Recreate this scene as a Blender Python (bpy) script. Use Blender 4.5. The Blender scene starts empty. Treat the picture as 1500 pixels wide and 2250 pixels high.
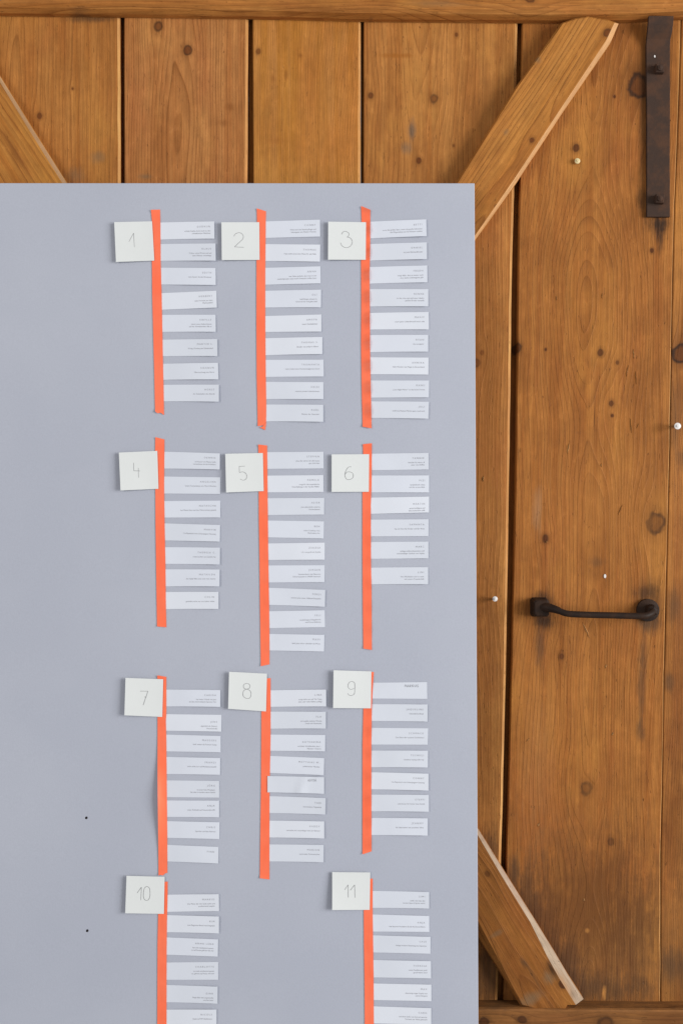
import bpy, bmesh, math, random
from mathutils import Vector

random.seed(7)
scene = bpy.context.scene
COL = scene.collection

# ------------------------------------------------------------------ camera
D = 1.75                    # camera to door planks, metres
S = 0.00083                 # metres per photo pixel on the door plane
cam_d = bpy.data.cameras.new('camera')
cam = bpy.data.objects.new('camera', cam_d)
COL.objects.link(cam)
cam.location = (0, -D, 0)
cam.rotation_euler = (math.radians(90), 0, 0)
cam_d.sensor_fit = 'VERTICAL'
cam_d.angle = 2 * math.atan(1125 * S / D)
cam_d.clip_end = 50
cam_d.clip_start = 0.05
scene.camera = cam

# ------------------------------------------------------------------ light
world = bpy.data.worlds.new('World')
scene.world = world
world.use_nodes = True
bg = world.node_tree.nodes['Background']
bg.inputs['Color'].default_value = (0.93, 0.96, 1.0, 1)
bg.inputs['Strength'].default_value = 0.385


def area(name, loc, target, sx, sy, power, col):
    d = bpy.data.lights.new(name, 'AREA')
    d.shape = 'RECTANGLE'
    d.size, d.size_y = sx, sy
    d.energy = power
    d.color = col
    o = bpy.data.objects.new(name, d)
    COL.objects.link(o)
    o.location = loc
    o.rotation_euler = (Vector(target) - Vector(loc)).to_track_quat('-Z', 'Y').to_euler()
    return o


area('window_light', (5.2, -2.7, 0.45), (0, 0, 0.0), 2.7, 2.6, 455, (1.0, 0.985, 0.96))
area('far_window_light', (-3.2, -4.2, 0.9), (0, 0, 0), 1.6, 1.8, 80, (1.0, 0.94, 0.86))

scene.view_settings.view_transform = 'Standard'
scene.view_settings.look = 'None'
scene.view_settings.exposure = 0
scene.view_settings.gamma = 1
scene.view_settings.use_curve_mapping = False
scene.render.engine = 'CYCLES'
scene.cycles.max_bounces = 6
scene.cycles.use_denoising = True


# ------------------------------------------------------------------ helpers
def P(px, py, y=0.0):
    """photo pixel -> world point on the plane at depth y (door planks lie at 0)"""
    k = S * (y + D) / D
    return Vector(((px - 750) * k, y, (1125 - py) * k))


# the grey board leans back a little: its foot stands out further than its top
Z_TOP = P(0, 402, -0.055).z
TILT = 0.045 / 1.53
BN = Vector((0, -1, TILT)).normalized()          # front normal, towards the viewer
BP = Vector((0, -0.055, Z_TOP))                  # a point of the front face


def B(px, py, lift=0.0):
    """photo pixel -> world point on the board's front, lifted along its normal"""
    o = Vector((0, -D, 0))
    d = Vector(((px - 750) * S, D, (1125 - py) * S))
    p0 = BP + BN * lift
    t = (p0 - o).dot(BN) / d.dot(BN)
    return o + d * t


def empty(name, loc):
    o = bpy.data.objects.new(name, None)
    o.empty_display_size = 0.1
    o.location = loc
    COL.objects.link(o)
    return o


def link(name, me, mats, parent=None, smooth=False):
    o = bpy.data.objects.new(name, me)
    for m in (mats if isinstance(mats, (list, tuple)) else [mats]):
        me.materials.append(m)
    COL.objects.link(o)
    if smooth:
        me.polygons.foreach_set('use_smooth', [True] * len(me.polygons))
    if parent is not None:
        o.parent = parent
        loc = Vector((0, 0, 0))
        q = parent
        while q is not None:
            loc += q.location
            q = q.parent
        o.location = -loc
    return o


def tag(o, label=None, cat=None, group=None, kind=None):
    if label:
        o['label'] = label
    if cat:
        o['category'] = cat
    if group:
        o['group'] = group
    if kind:
        o['kind'] = kind
    return o


def mesh(name, vs, fs, recalc=True, mat_idx=None):
    me = bpy.data.meshes.new(name)
    me.from_pydata([tuple(v) for v in vs], [], fs)
    if mat_idx:
        me.polygons.foreach_set('material_index', mat_idx)
    if recalc:
        bm = bmesh.new()
        bm.from_mesh(me)
        bmesh.ops.recalc_face_normals(bm, faces=bm.faces)
        bm.to_mesh(me)
        bm.free()
    me.update()
    return me


def loft(name, loops, edge_mat=None):
    """closed solid from loops of equal length; edge_mat = {(band, side): slot}"""
    n = len(loops[0])
    vs = [p for l in loops for p in l]
    fs, mi = [], []
    fs.append(list(range(n))); mi.append(0)
    for b in range(len(loops) - 1):
        for i in range(n):
            j = (i + 1) % n
            fs.append([b * n + i, b * n + j, (b + 1) * n + j, (b + 1) * n + i])
            mi.append((edge_mat or {}).get((b, i), 0))
    fs.append(list(range((len(loops) - 1) * n, len(loops) * n))); mi.append(0)
    return mesh(name, vs, fs, True, mi)


def sheet(name, fn, nu, nv, thick, normal=None):
    """thin solid sheet; fn(s, t) -> (px, py, lift) on the board"""
    vs, fs = [], []
    for side in (0, 1):
        for i in range(nu + 1):
            for j in range(nv + 1):
                x, y, l = fn(i / nu, j / nv)
                vs.append(B(x, y, l + (thick if side == 0 else 0)))
    W = nv + 1
    off = (nu + 1) * W
    for i in range(nu):
        for j in range(nv):
            a = i * W + j
            fs.append([a, a + W, a + W + 1, a + 1])
            a += off
            fs.append([a, a + 1, a + W + 1, a + W])
    ring = [(i, 0) for i in range(nu)] + [(nu, j) for j in range(nv)] + [(i, nv) for i in range(nu, 0, -1)] + [(0, j) for j in range(nv, 0, -1)]
    b0 = len(vs)
    vs += [vs[i * W + j].copy() for i, j in ring] + [vs[off + i * W + j].copy() for i, j in ring]
    n = len(ring)
    for k in range(n):
        l = (k + 1) % n
        fs.append([b0 + k, b0 + n + k, b0 + n + l, b0 + l])
    me = mesh(name, vs, fs, False)
    k = nu // 2 * nv * 2 + (nv // 2) * 2
    if me.polygons[k].normal.dot(BN) < 0:
        me.flip_normals()
    me.polygons.foreach_set('use_smooth', [i < nu * nv * 2 for i in range(len(me.polygons))])
    return me


def tube(name, pts, radii, seg=14):
    vs, fs = [], []
    n = len(pts)
    up = Vector((0, 0, 1))
    for i, p in enumerate(pts):
        t = (pts[min(i + 1, n - 1)] - pts[max(i - 1, 0)]).normalized()
        a = t.cross(up)
        if a.length < 1e-4:
            a = t.cross(Vector((1, 0, 0)))
        a.normalize()
        b = t.cross(a)
        for k in range(seg):
            c = 2 * math.pi * k / seg
            vs.append(p + (a * math.cos(c) + b * math.sin(c)) * radii[i])
    for i in range(n - 1):
        for k in range(seg):
            l = (k + 1) % seg
            fs.append([i * seg + k, i * seg + l, (i + 1) * seg + l, (i + 1) * seg + k])
    fs.append(list(range(seg)))
    fs.append(list(range((n - 1) * seg, n * seg)))
    return mesh(name, vs, fs)


def catmull(pts, sub=6):
    out = []
    n = len(pts)
    for i in range(n - 1):
        p0, p1, p2, p3 = pts[max(i - 1, 0)], pts[i], pts[i + 1], pts[min(i + 2, n - 1)]
        for k in range(sub):
            t = k / sub
            out.append(tuple(0.5 * ((2 * b) + (-a + c) * t + (2 * a - 5 * b + 4 * c - d) * t * t
                                    + (-a + 3 * b - 3 * c + d) * t ** 3)
                             for a, b, c, d in zip(p0, p1, p2, p3)))
    out.append(tuple(pts[-1]))
    return out


# ------------------------------------------------------------------ materials
class NT:
    def __init__(self, name):
        self.m = bpy.data.materials.new(name)
        self.m.use_nodes = True
        self.t = self.m.node_tree
        self.t.nodes.clear()
        self.out = self.t.nodes.new('ShaderNodeOutputMaterial')

    def n(self, typ, **kw):
        x = self.t.nodes.new(typ)
        for k, v in kw.items():
            setattr(x, k, v)
        return x

    def put(self, sock, v):
        if v is None:
            return
        if hasattr(v, 'is_linked') or isinstance(v, bpy.types.NodeSocket):
            self.t.links.new(v, sock)
        else:
            sock.default_value = v

    def math(self, op, a, b=None, c=None, clamp=False):
        x = self.n('ShaderNodeMath', operation=op, use_clamp=clamp)
        self.put(x.inputs[0], a)
        self.put(x.inputs[1], b)
        self.put(x.inputs[2], c)
        return x.outputs[0]

    def vmath(self, op, a, b=None):
        x = self.n('ShaderNodeVectorMath', operation=op)
        self.put(x.inputs[0], a)
        self.put(x.inputs[1], b)
        return x.outputs['Value'] if op in ('DOT_PRODUCT', 'LENGTH', 'DISTANCE') else x.outputs['Vector']

    def comb(self, x=0.0, y=0.0, z=0.0):
        c = self.n('ShaderNodeCombineXYZ')
        self.put(c.inputs[0], x); self.put(c.inputs[1], y); self.put(c.inputs[2], z)
        return c.outputs[0]

    def noise(self, vec, scale=1.0, detail=2.0, rough=0.5):
        x = self.n('ShaderNodeTexNoise')
        self.put(x.inputs['Vector'], vec)
        x.inputs['Scale'].default_value = scale
        x.inputs['Detail'].default_value = detail
        x.inputs['Roughness'].default_value = rough
        return x.outputs[0]

    def smooth(self, v, a, b, to0=0.0, to1=1.0):
        x = self.n('ShaderNodeMapRange', interpolation_type='SMOOTHSTEP')
        self.put(x.inputs[0], v)
        x.inputs[1].default_value = a
        x.inputs[2].default_value = b
        x.inputs[3].default_value = to0
        x.inputs[4].default_value = to1
        return x.outputs[0]

    def mix(self, f, a, b, mode='MIX'):
        x = self.n('ShaderNodeMix', data_type='RGBA', blend_type=mode)
        self.put(x.inputs[0], f)
        self.put(x.inputs[6], a if not isinstance(a, tuple) else (*a, 1))
        self.put(x.inputs[7], b if not isinstance(b, tuple) else (*b, 1))
        return x.outputs[2]

    def bsdf(self, col, rough=0.6, spec=0.3, bump=None, bump_d=0.001, bump_s=0.5, **kw):
        b = self.n('ShaderNodeBsdfPrincipled')
        self.put(b.inputs['Base Color'], col if not isinstance(col, tuple) else (*col, 1))
        self.put(b.inputs['Roughness'], rough)
        b.inputs['Specular IOR Level'].default_value = spec
        for k, v in kw.items():
            b.inputs[k].default_value = v
        if bump is not None:
            bn = self.n('ShaderNodeBump')
            bn.inputs['Strength'].default_value = bump_s
            bn.inputs['Distance'].default_value = bump_d
            self.put(bn.inputs['Height'], bump)
            self.t.links.new(bn.outputs[0], b.inputs['Normal'])
        self.t.links.new(b.outputs[0], self.out.inputs['Surface'])
        return b


def wood(name, c_px, w_dir, light, mid, dark, spacing=0.0048, u0=0.0, d0=0.05, dvar=0.08,
         seed=0.0, knots=(), stains=(), ring=0.55, y=0.0, rough=0.55, wob=0.035):
    """pine: growth rings cut along the trunk, bent round knots, with fibre, pores and wear.
    c_px: a pixel on the piece; w_dir: grain direction in pixels; knots (px,py,r_px,strength);
    stains (px,py,rx_px,ry_px,colour,strength)"""
    t = NT(name)
    C = P(*c_px, y)
    Wv = Vector((w_dir[0], 0, -w_dir[1])).normalized()
    Uv = Vector((-Wv.z, 0, Wv.x))
    if Uv.x < 0:
        Uv = -Uv
    tc = t.n('ShaderNodeTexCoord').outputs['Object']
    rel = t.vmath('SUBTRACT', tc, tuple(C))
    u = t.vmath('DOT_PRODUCT', rel, tuple(Uv))
    w = t.vmath('DOT_PRODUCT', rel, tuple(Wv))
    sep = t.n('ShaderNodeSeparateXYZ')
    t.put(sep.inputs[0], rel)
    v = sep.outputs[1]
    base = t.vmath('ADD', t.comb(u, v, w), (seed * 1.37, seed * 0.71, seed * 2.13))
    slow = t.noise(t.vmath('MULTIPLY', base, (5, 5, 1.6)), 1, 2)
    midn = t.noise(t.vmath('MULTIPLY', base, (34, 34, 7)), 1, 2)
    wn = t.noise(t.comb(seed * 3.3, 0.0, t.math('MULTIPLY', t.math('ADD', w, seed), 1.7)), 1, 1)
    wob_n = t.noise(t.vmath('MULTIPLY', base, (60, 60, 60)), 1, 2)

    uu = u
    masks = []
    for (kx, ky, kr, ks) in knots:
        kp = P(kx, ky, y) - C
        ku, kw, r = kp.dot(Uv), kp.dot(Wv), kr * S
        du = t.math('SUBTRACT', u, ku)
        dw = t.math('SUBTRACT', w, kw)
        a = t.math('POWER', t.math('ABSOLUTE', t.math('DIVIDE', du, r * 3.6)), 2.0)
        b = t.math('POWER', t.math('ABSOLUTE', t.math('DIVIDE', dw, r * 8.0)), 2.0)
        e = t.math('EXPONENT', t.math('MULTIPLY', t.math('ADD', a, b), -1.0))
        uu = t.math('SUBTRACT', uu, t.math('MULTIPLY', t.math('MULTIPLY', du, e), 0.8))
        rr = t.math('DIVIDE', t.vmath('LENGTH', t.comb(du, 0.0, t.math('MULTIPLY', dw, 0.8))), r)
        rr = t.math('ADD', rr, t.math('MULTIPLY', t.math('SUBTRACT', wob_n, 0.5), 1.1))
        masks.append((rr, ks, kr))
    uu = t.math('ADD', t.math('SUBTRACT', uu, u0), t.math('MULTIPLY', t.math('SUBTRACT', slow, 0.5), wob * 2))
    d = t.math('ADD', t.math('MULTIPLY', t.math('SUBTRACT', wn, 0.5), dvar * 2), d0)
    r = t.math('SQRT', t.math('ADD', t.math('MULTIPLY', uu, uu), t.math('MULTIPLY', d, d)))
    ph = t.math('ADD', t.math('DIVIDE', r, spacing), t.math('MULTIPLY', t.math('SUBTRACT', midn, 0.5), 0.55))
    f = t.math('FRACT', ph)
    idx = t.math('FLOOR', ph)
    wnz = t.n('ShaderNodeTexWhiteNoise', noise_dimensions='1D')
    t.put(wnz.inputs['W'], idx)
    rv = wnz.outputs['Value']
    lw = t.math('MULTIPLY', t.math('POWER', f, 2.6), t.smooth(f, 0.9, 1.0, 1.0, 0.0))
    lw = t.math('MULTIPLY', lw, t.math('MULTIPLY_ADD', rv, 0.85, 0.25))
    fib = t.noise(t.vmath('MULTIPLY', base, (430, 430, 13)), 1, 3, 0.65)
    streak = t.noise(t.vmath('MULTIPLY', base, (70, 70, 1.8)), 1, 3, 0.6)
    blot = t.noise(t.vmath('MULTIPLY', base, (11, 11, 5)), 1, 4, 0.6)
    cloud = t.noise(t.vmath('MULTIPLY', base, (4.5, 4.5, 2.6)), 1, 3, 0.55)
    pores = t.smooth(t.noise(t.vmath('MULTIPLY', base, (300, 300, 60)), 1, 2), 0.66, 0.74)
    specks = t.smooth(t.noise(t.vmath('MULTIPLY', base, (150, 150, 60)), 1, 1), 0.775, 0.80)

    col = t.mix(t.smooth(streak, 0.33, 0.68), light, mid)
    col = t.mix(t.math('MULTIPLY', t.smooth(blot, 0.42, 0.72), 0.55), col, tuple(0.5 * a + 0.5 * b for a, b in zip(mid, dark)))
    col = t.mix(t.math('MULTIPLY', t.smooth(cloud, 0.5, 0.75), 0.30), col, dark)
    col = t.mix(t.math('MULTIPLY', lw, ring * 1.0, clamp=True), col, dark)
    gold = t.noise(t.vmath('MULTIPLY', base, (7.5, 7.5, 3.4)), 1, 4, 0.6)
    col = t.mix(t.math('MULTIPLY', t.smooth(gold, 0.50, 0.70), 0.55), col, tuple(a * b for a, b in zip(light, (1.10, 1.18, 1.05))))
    red = t.noise(t.vmath('MULTIPLY', t.vmath('ADD', base, (3.1, 1.7, 5.3)), (9, 9, 3.0)), 1, 4, 0.6)
    col = t.mix(t.math('MULTIPLY', t.smooth(red, 0.50, 0.72), 0.45), col, tuple(a * b for a, b in zip(mid, (1.0, 0.84, 1.0))))
    mott = t.noise(t.vmath('MULTIPLY', base, (60, 60, 34)), 1, 5, 0.68)
    gm = t.math('MULTIPLY_ADD', mott, 0.62, 0.69)
    col = t.mix(1.0, col, t.comb(gm, gm, gm), 'MULTIPLY')
    wear = t.math('MULTIPLY', t.smooth(mott, 0.60, 0.72), 0.22)
    col = t.mix(wear, col, tuple(min(1.0, a * b) for a, b in zip(light, (1.22, 1.28, 1.5))))
    g = t.math('MULTIPLY_ADD', fib, 0.80, 0.60)
    col = t.mix(1.0, col, t.comb(g, g, g), 'MULTIPLY')
    col = t.mix(t.math('MULTIPLY', pores, 0.26), col, tuple(x * 0.45 for x in dark))
    col = t.mix(t.math('MULTIPLY', specks, 0.4), col, tuple(x * 0.35 for x in dark))
    for (rr, ks, kr) in masks:
        big = min(1.0, max(0.0, (kr - 4) / 8))
        inner = t.math('MULTIPLY', t.smooth(rr, 0.7, 1.2, 1.0, 0.0), (0.92 - 0.25 * big) * ks)
        rim = t.math('MULTIPLY', t.math('MULTIPLY', t.smooth(rr, 0.55, 0.95), t.smooth(rr, 1.0, 1.4, 1.0, 0.0)), ks)
        halo = t.math('MULTIPLY', t.smooth(rr, 1.0, 2.6, 1.0, 0.0), 0.4 * ks)
        col = t.mix(halo, col, tuple(x * 0.8 for x in dark))
        col = t.mix(inner, col, tuple(a * b for a, b in zip(dark, (0.62, 0.5, 0.55))))
        col = t.mix(t.math('MULTIPLY', rim, 0.25 + 0.75 * big), col, (0.028, 0.012, 0.006))
    stn = t.math('ADD', t.math('MULTIPLY', t.noise(t.vmath('MULTIPLY', base, (150, 150, 16)), 1, 4, 0.65), 0.6),
                 t.math('MULTIPLY', t.noise(t.vmath('MULTIPLY', base, (64, 64, 44)), 1, 5, 0.7), 0.4))
    for (sx, sy, rx, ry, sc_, ss) in stains:
        kp = P(sx, sy, y) - C
        du = t.math('DIVIDE', t.math('SUBTRACT', u, kp.dot(Uv)), rx * S)
        dw = t.math('DIVIDE', t.math('SUBTRACT', w, kp.dot(Wv)), ry * S)
        rr = t.vmath('LENGTH', t.comb(du, 0.0, dw))
        rr = t.math('ADD', rr, t.math('MULTIPLY', t.math('SUBTRACT', stn, 0.5), 2.4))
        col = t.mix(t.math('MULTIPLY', t.smooth(rr, 0.1, 1.35, 1.0, 0.0), ss), col, sc_)
    h = t.math('ADD', t.math('MULTIPLY', lw, 0.5), t.math('MULTIPLY', fib, 0.55))
    h = t.math('SUBTRACT', h, t.math('MULTIPLY', pores, 0.4))
    h = t.math('ADD', h, t.math('MULTIPLY', blot, 0.8))
    h = t.math('ADD', h, t.math('MULTIPLY', mott, 0.55))
    h = t.math('SUBTRACT', h, t.math('MULTIPLY', specks, 0.6))
    t.bsdf(col, t.math('MULTIPLY_ADD', fib, 0.2, rough), 0.14, h, 0.0014, 0.75)
    return t.m


def iron(name, c=(0.047, 0.029, 0.022), rust=(0.076, 0.038, 0.023), rough=0.75, metallic=0.0):
    t = NT(name)
    tc = t.n('ShaderNodeTexCoord').outputs['Object']
    a = t.noise(tc, 38, 5, 0.65)
    b = t.noise(tc, 340, 3, 0.6)
    col = t.mix(t.smooth(a, 0.4, 0.7), c, rust)
    col = t.mix(t.math('MULTIPLY', t.smooth(b, 0.55, 0.8), 0.5), col, tuple(x * 1.7 for x in c))
    h = t.math('ADD', t.math('MULTIPLY', a, 1.0), t.math('MULTIPLY', b, 0.35))
    t.bsdf(col, t.math('MULTIPLY_ADD', b, 0.25, rough - 0.08), 0.1, h, 0.0012, 0.6, Metallic=metallic)
    return t.m


def board_paint():
    t = NT('grey_board_paint')
    tc = t.n('ShaderNodeTexCoord').outputs['Object']
    a = t.noise(tc, 420, 3, 0.6)
    b = t.noise(tc, 3.0, 3, 0.55)
    c = t.noise(t.vmath('MULTIPLY', tc, (9, 9, 26)), 1, 4, 0.6)
    col = t.mix(t.smooth(b, 0.3, 0.7), (0.380, 0.401, 0.472), (0.406, 0.427, 0.496))
    col = t.mix(t.math('MULTIPLY', t.smooth(c, 0.5, 0.8), 0.16), col, (0.354, 0.378, 0.450))
    g = t.math('MULTIPLY_ADD', a, 0.16, 0.92)
    col = t.mix(1.0, col, t.comb(g, g, g), 'MULTIPLY')
    t.bsdf(col, 0.62, 0.25, t.math('ADD', a, t.math('MULTIPLY', b, 2.0)), 0.0004, 0.35)
    return t.m


def paper(name, c, trans=0.0):
    t = NT(name)
    tc = t.n('ShaderNodeTexCoord').outputs['Object']
    a = t.noise(tc, 900, 3, 0.6)
    b = t.noise(tc, 24, 3, 0.5)
    g = t.math('ADD', t.math('MULTIPLY_ADD', a, 0.05, 0.955), t.math('MULTIPLY', b, 0.04))
    col = t.mix(1.0, c, t.comb(g, g, g), 'MULTIPLY')
    t.bsdf(col, 0.8, 0.15, t.math('ADD', a, t.math('MULTIPLY', b, 3.0)), 0.00025, 0.4)
    return t.m


def tape_mat():
    t = NT('neon_orange_tape')
    tc = t.n('ShaderNodeTexCoord').outputs['Object']
    a = t.noise(t.vmath('MULTIPLY', tc, (260, 260, 40)), 1, 3, 0.6)
    b = t.noise(tc, 14, 3, 0.5)
    col = t.mix(t.smooth(b, 0.3, 0.7), (1.0, 0.175, 0.075), (1.0, 0.205, 0.098))
    bs = t.bsdf(col, 0.48, 0.35, t.math('ADD', a, t.math('MULTIPLY', b, 2.0)), 0.0004, 0.5)
    tr = t.n('ShaderNodeBsdfTransparent')
    tr.inputs[0].default_value = (1.0, 0.30, 0.16, 1)
    mx = t.n('ShaderNodeMixShader')
    mx.inputs[0].default_value = 0.12
    t.t.links.new(bs.outputs[0], mx.inputs[1])
    t.t.links.new(tr.outputs[0], mx.inputs[2])
    t.t.links.new(mx.outputs[0], t.out.inputs['Surface'])
    return t.m


def plain(name, c, rough=0.6, spec=0.3):
    t = NT(name)
    tc = t.n('ShaderNodeTexCoord').outputs['Object']
    g = t.math('MULTIPLY_ADD', t.noise(tc, 300, 3), 0.3, 0.85)
    t.bsdf(t.mix(1.0, c, t.comb(g, g, g), 'MULTIPLY'), rough, spec)
    return t.m


M_BOARD = board_paint()
M_STRIP = [paper('strip_paper_%d' % i, c) for i, c in enumerate(
    [(0.615, 0.645, 0.720), (0.640, 0.668, 0.735), (0.600, 0.630, 0.700)])]
M_CARD = paper('card_paper', (0.650, 0.672, 0.672))
M_TAPE = tape_mat()
M_INK = plain('printed_ink', (0.27, 0.27, 0.30), 0.8, 0.1)
M_PEN = plain('pencil_line', (0.20, 0.20, 0.21), 0.7, 0.1)
M_HAND = plain('handwriting_ink', (0.16, 0.16, 0.18), 0.7, 0.1)
M_IRON = iron('rusty_strap_iron')
M_BLACK = iron('black_handle_iron', (0.022, 0.014, 0.011), (0.036, 0.019, 0.012), 0.48, 0.0)
M_WHITE = plain('white_pin_paint', (0.66, 0.63, 0.61), 0.35, 0.5)
M_BRASS = plain('worn_brass', (0.62, 0.50, 0.26), 0.35, 0.6)

GRIME = (0.072, 0.038, 0.019)
SOOT_SHADE = (0.026, 0.013, 0.007)  # dark stains, and the painted shadow beside the iron strap
GREYD = (0.17, 0.105, 0.055)

LT, MT, DT = (0.425, 0.180, 0.044), (0.345, 0.127, 0.026), (0.165, 0.050, 0.009)      # honey pine
LR, MR, DR = (0.360, 0.141, 0.031), (0.272, 0.093, 0.018), (0.096, 0.029, 0.006)      # older, browner

# ------------------------------------------------------------------ plank door
door = empty('door_leaf', P(750, 2420, 0))
tag(door, 'old honey brown wooden plank door with braces behind the grey board', 'door')

ST = [-120, 40, 430, 560, 1000, 1480, 1880, 2200, 2420]


def edge(pts):
    def f(py):
        for (y0, x0), (y1, x1) in zip(pts, pts[1:]):
            if py <= y1:
                return x0 + (x1 - x0) * (py - y0) / (y1 - y0)
        (y0, x0), (y1, x1) = pts[-2:]
        return x0 + (x1 - x0) * (py - y0) / (y1 - y0)
    return f


E = {
    'a': edge([(40, -330), (2200, -325)]),
    'b': edge([(40, -22), (2200, -20)]), 'c': edge([(40, -14), (2200, -12)]),
    'd': edge([(40, 264), (400, 265), (2200, 270)]), 'e': edge([(40, 273), (400, 274), (2200, 280)]),
    'f': edge([(40, 545), (400, 543), (2200, 543)]), 'g': edge([(40, 555), (400, 557), (2200, 557)]),
    'h': edge([(40, 792), (400, 792), (2200, 785)]), 'i': edge([(40, 799), (400, 798.5), (2200, 792)]),
    'j': edge([(40, 1137), (430, 1129), (560, 1125), (1000, 1119), (1480, 1111), (1880, 1101), (2200, 1093)]),
    'k': edge([(40, 1147), (430, 1141), (560, 1139), (1000, 1134), (1480, 1123), (1880, 1112), (2200, 1105)]),
    'l': edge([(40, 1494), (228, 1489), (471, 1479), (700, 1474), (1000, 1469), (1480, 1457), (1880, 1450), (2200, 1449)]),
    'm': edge([(40, 1495.6), (228, 1490.6), (471, 1480.6), (700, 1475.6), (1000, 1470.6), (1480, 1458.6), (1880, 1451.6), (2200, 1450.6)]),
    'n': edge([(40, 1800), (2200, 1780)]),
}


def plank(le, re, prev, mat, chamf=0.0042, y0=0.0):
    loops = []
    rnd = random.Random(int(le(0)))
    sts = sorted(set(ST + list(range(-100, 2420, 60))))
    for py in sts:
        j = rnd.uniform(-0.00035, 0.00035)
        k = rnd.uniform(0, 0.0009)
        xl = P(le(py), py).x + j * 0.5
        xr = P(re(py), py).x + j
        z = P(0, py).z
        gap = xl - P(prev(py), py).x - 0.0008 if prev else 0.004
        prof = [(xl + 0.0016, 0), (xr - chamf - k, 0), (xr, chamf * 0.7 + k), (xr, 0.034), (xl, 0.034), (xl, 0.031),
                (xl - gap, 0.031), (xl - gap, 0.022), (xl, 0.022), (xl, 0.0018)]
        loops.append([Vector((x, y + y0, z)) for x, y in prof])
    return link('plank', loft('plank', loops, {(b, 1): 1 for b in range(len(loops) - 1)}), [mat, M_ARRIS], door)


W_UP = (0.004, 1.0)
m_p0 = wood('pine_plank_far', (-160, 200), W_UP, LT, MT, DT, seed=1.0)
m_p1 = wood('pine_plank_a', (130, 220), W_UP, (0.400, 0.165, 0.040), (0.330, 0.120, 0.024), DT, spacing=0.0065, u0=-0.075, d0=0.03, dvar=0.05, seed=2.3,
            knots=[(87, 255, 5, 0.8), (160, 195, 2.5, 0.8), ],
            stains=[(215, 345, 18, 14, GREYD, 0.55), (165, 385, 22, 22, GREYD, 0.5), (200, 42, 60, 9, GRIME, 0.7),
                    (120, 395, 40, 40, DT, 0.35)])
m_p2 = wood('pine_plank_b', (400, 220), W_UP, (0.425, 0.182, 0.056), (0.345, 0.130, 0.036), DT, spacing=0.0052, u0=-0.008, d0=0.018, dvar=0.06, seed=5.1, ring=0.75,
            knots=[(347, 59, 9, 0.85), (413, 110, 8, 0.95)],
            stains=[(320, 388, 16, 7, GREYD, 0.6), (505, 235, 12, 10, DT, 0.5), (490, 270, 16, 9, DT, 0.4)])
m_p3 = wood('pine_plank_c', (675, 220), W_UP, LT, (0.372, 0.148, 0.024), DT, spacing=0.004, u0=0.25, d0=0.10, seed=7.7, ring=0.28,
            knots=[(568, 113, 4.5, 0.7)],
            stains=[(628, 165, 5, 14, DT, 0.5), (660, 122, 6, 5, DT, 0.5), (600, 172, 5, 10, DT, 0.4), (606, 310, 24, 9, MR, 0.35)])
m_p4 = wood('pine_plank_d', (960, 220), (-0.010, 1), (0.415, 0.176, 0.045), (0.335, 0.125, 0.028), DT, spacing=0.0062, u0=-0.03, d0=0.045, dvar=0.05, seed=11.2,
            knots=[(814, 209, 5.5, 0.85), (953, 218, 8, 0.75), (1002, 76, 4, 0.8), (920, 353, 5, 0.9), (996, 320, 3, 0.6),
                   (1047, 798, 7, 0.7), (1058, 775, 4, 0.8)],
            stains=[(870, 122, 40, 6, (0.30, 0.105, 0.018), 0.95), (904, 288, 11, 26, (0.12, 0.085, 0.060), 0.75),
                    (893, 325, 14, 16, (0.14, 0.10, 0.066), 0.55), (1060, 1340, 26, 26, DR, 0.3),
                    (1075, 1865, 30, 52, GRIME, 0.8), (1070, 2150, 50, 110, GRIME, 0.75), (1075, 930, 40, 330, MR, 0.5), (1070, 1600, 50, 420, DR, 0.35)])
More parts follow.
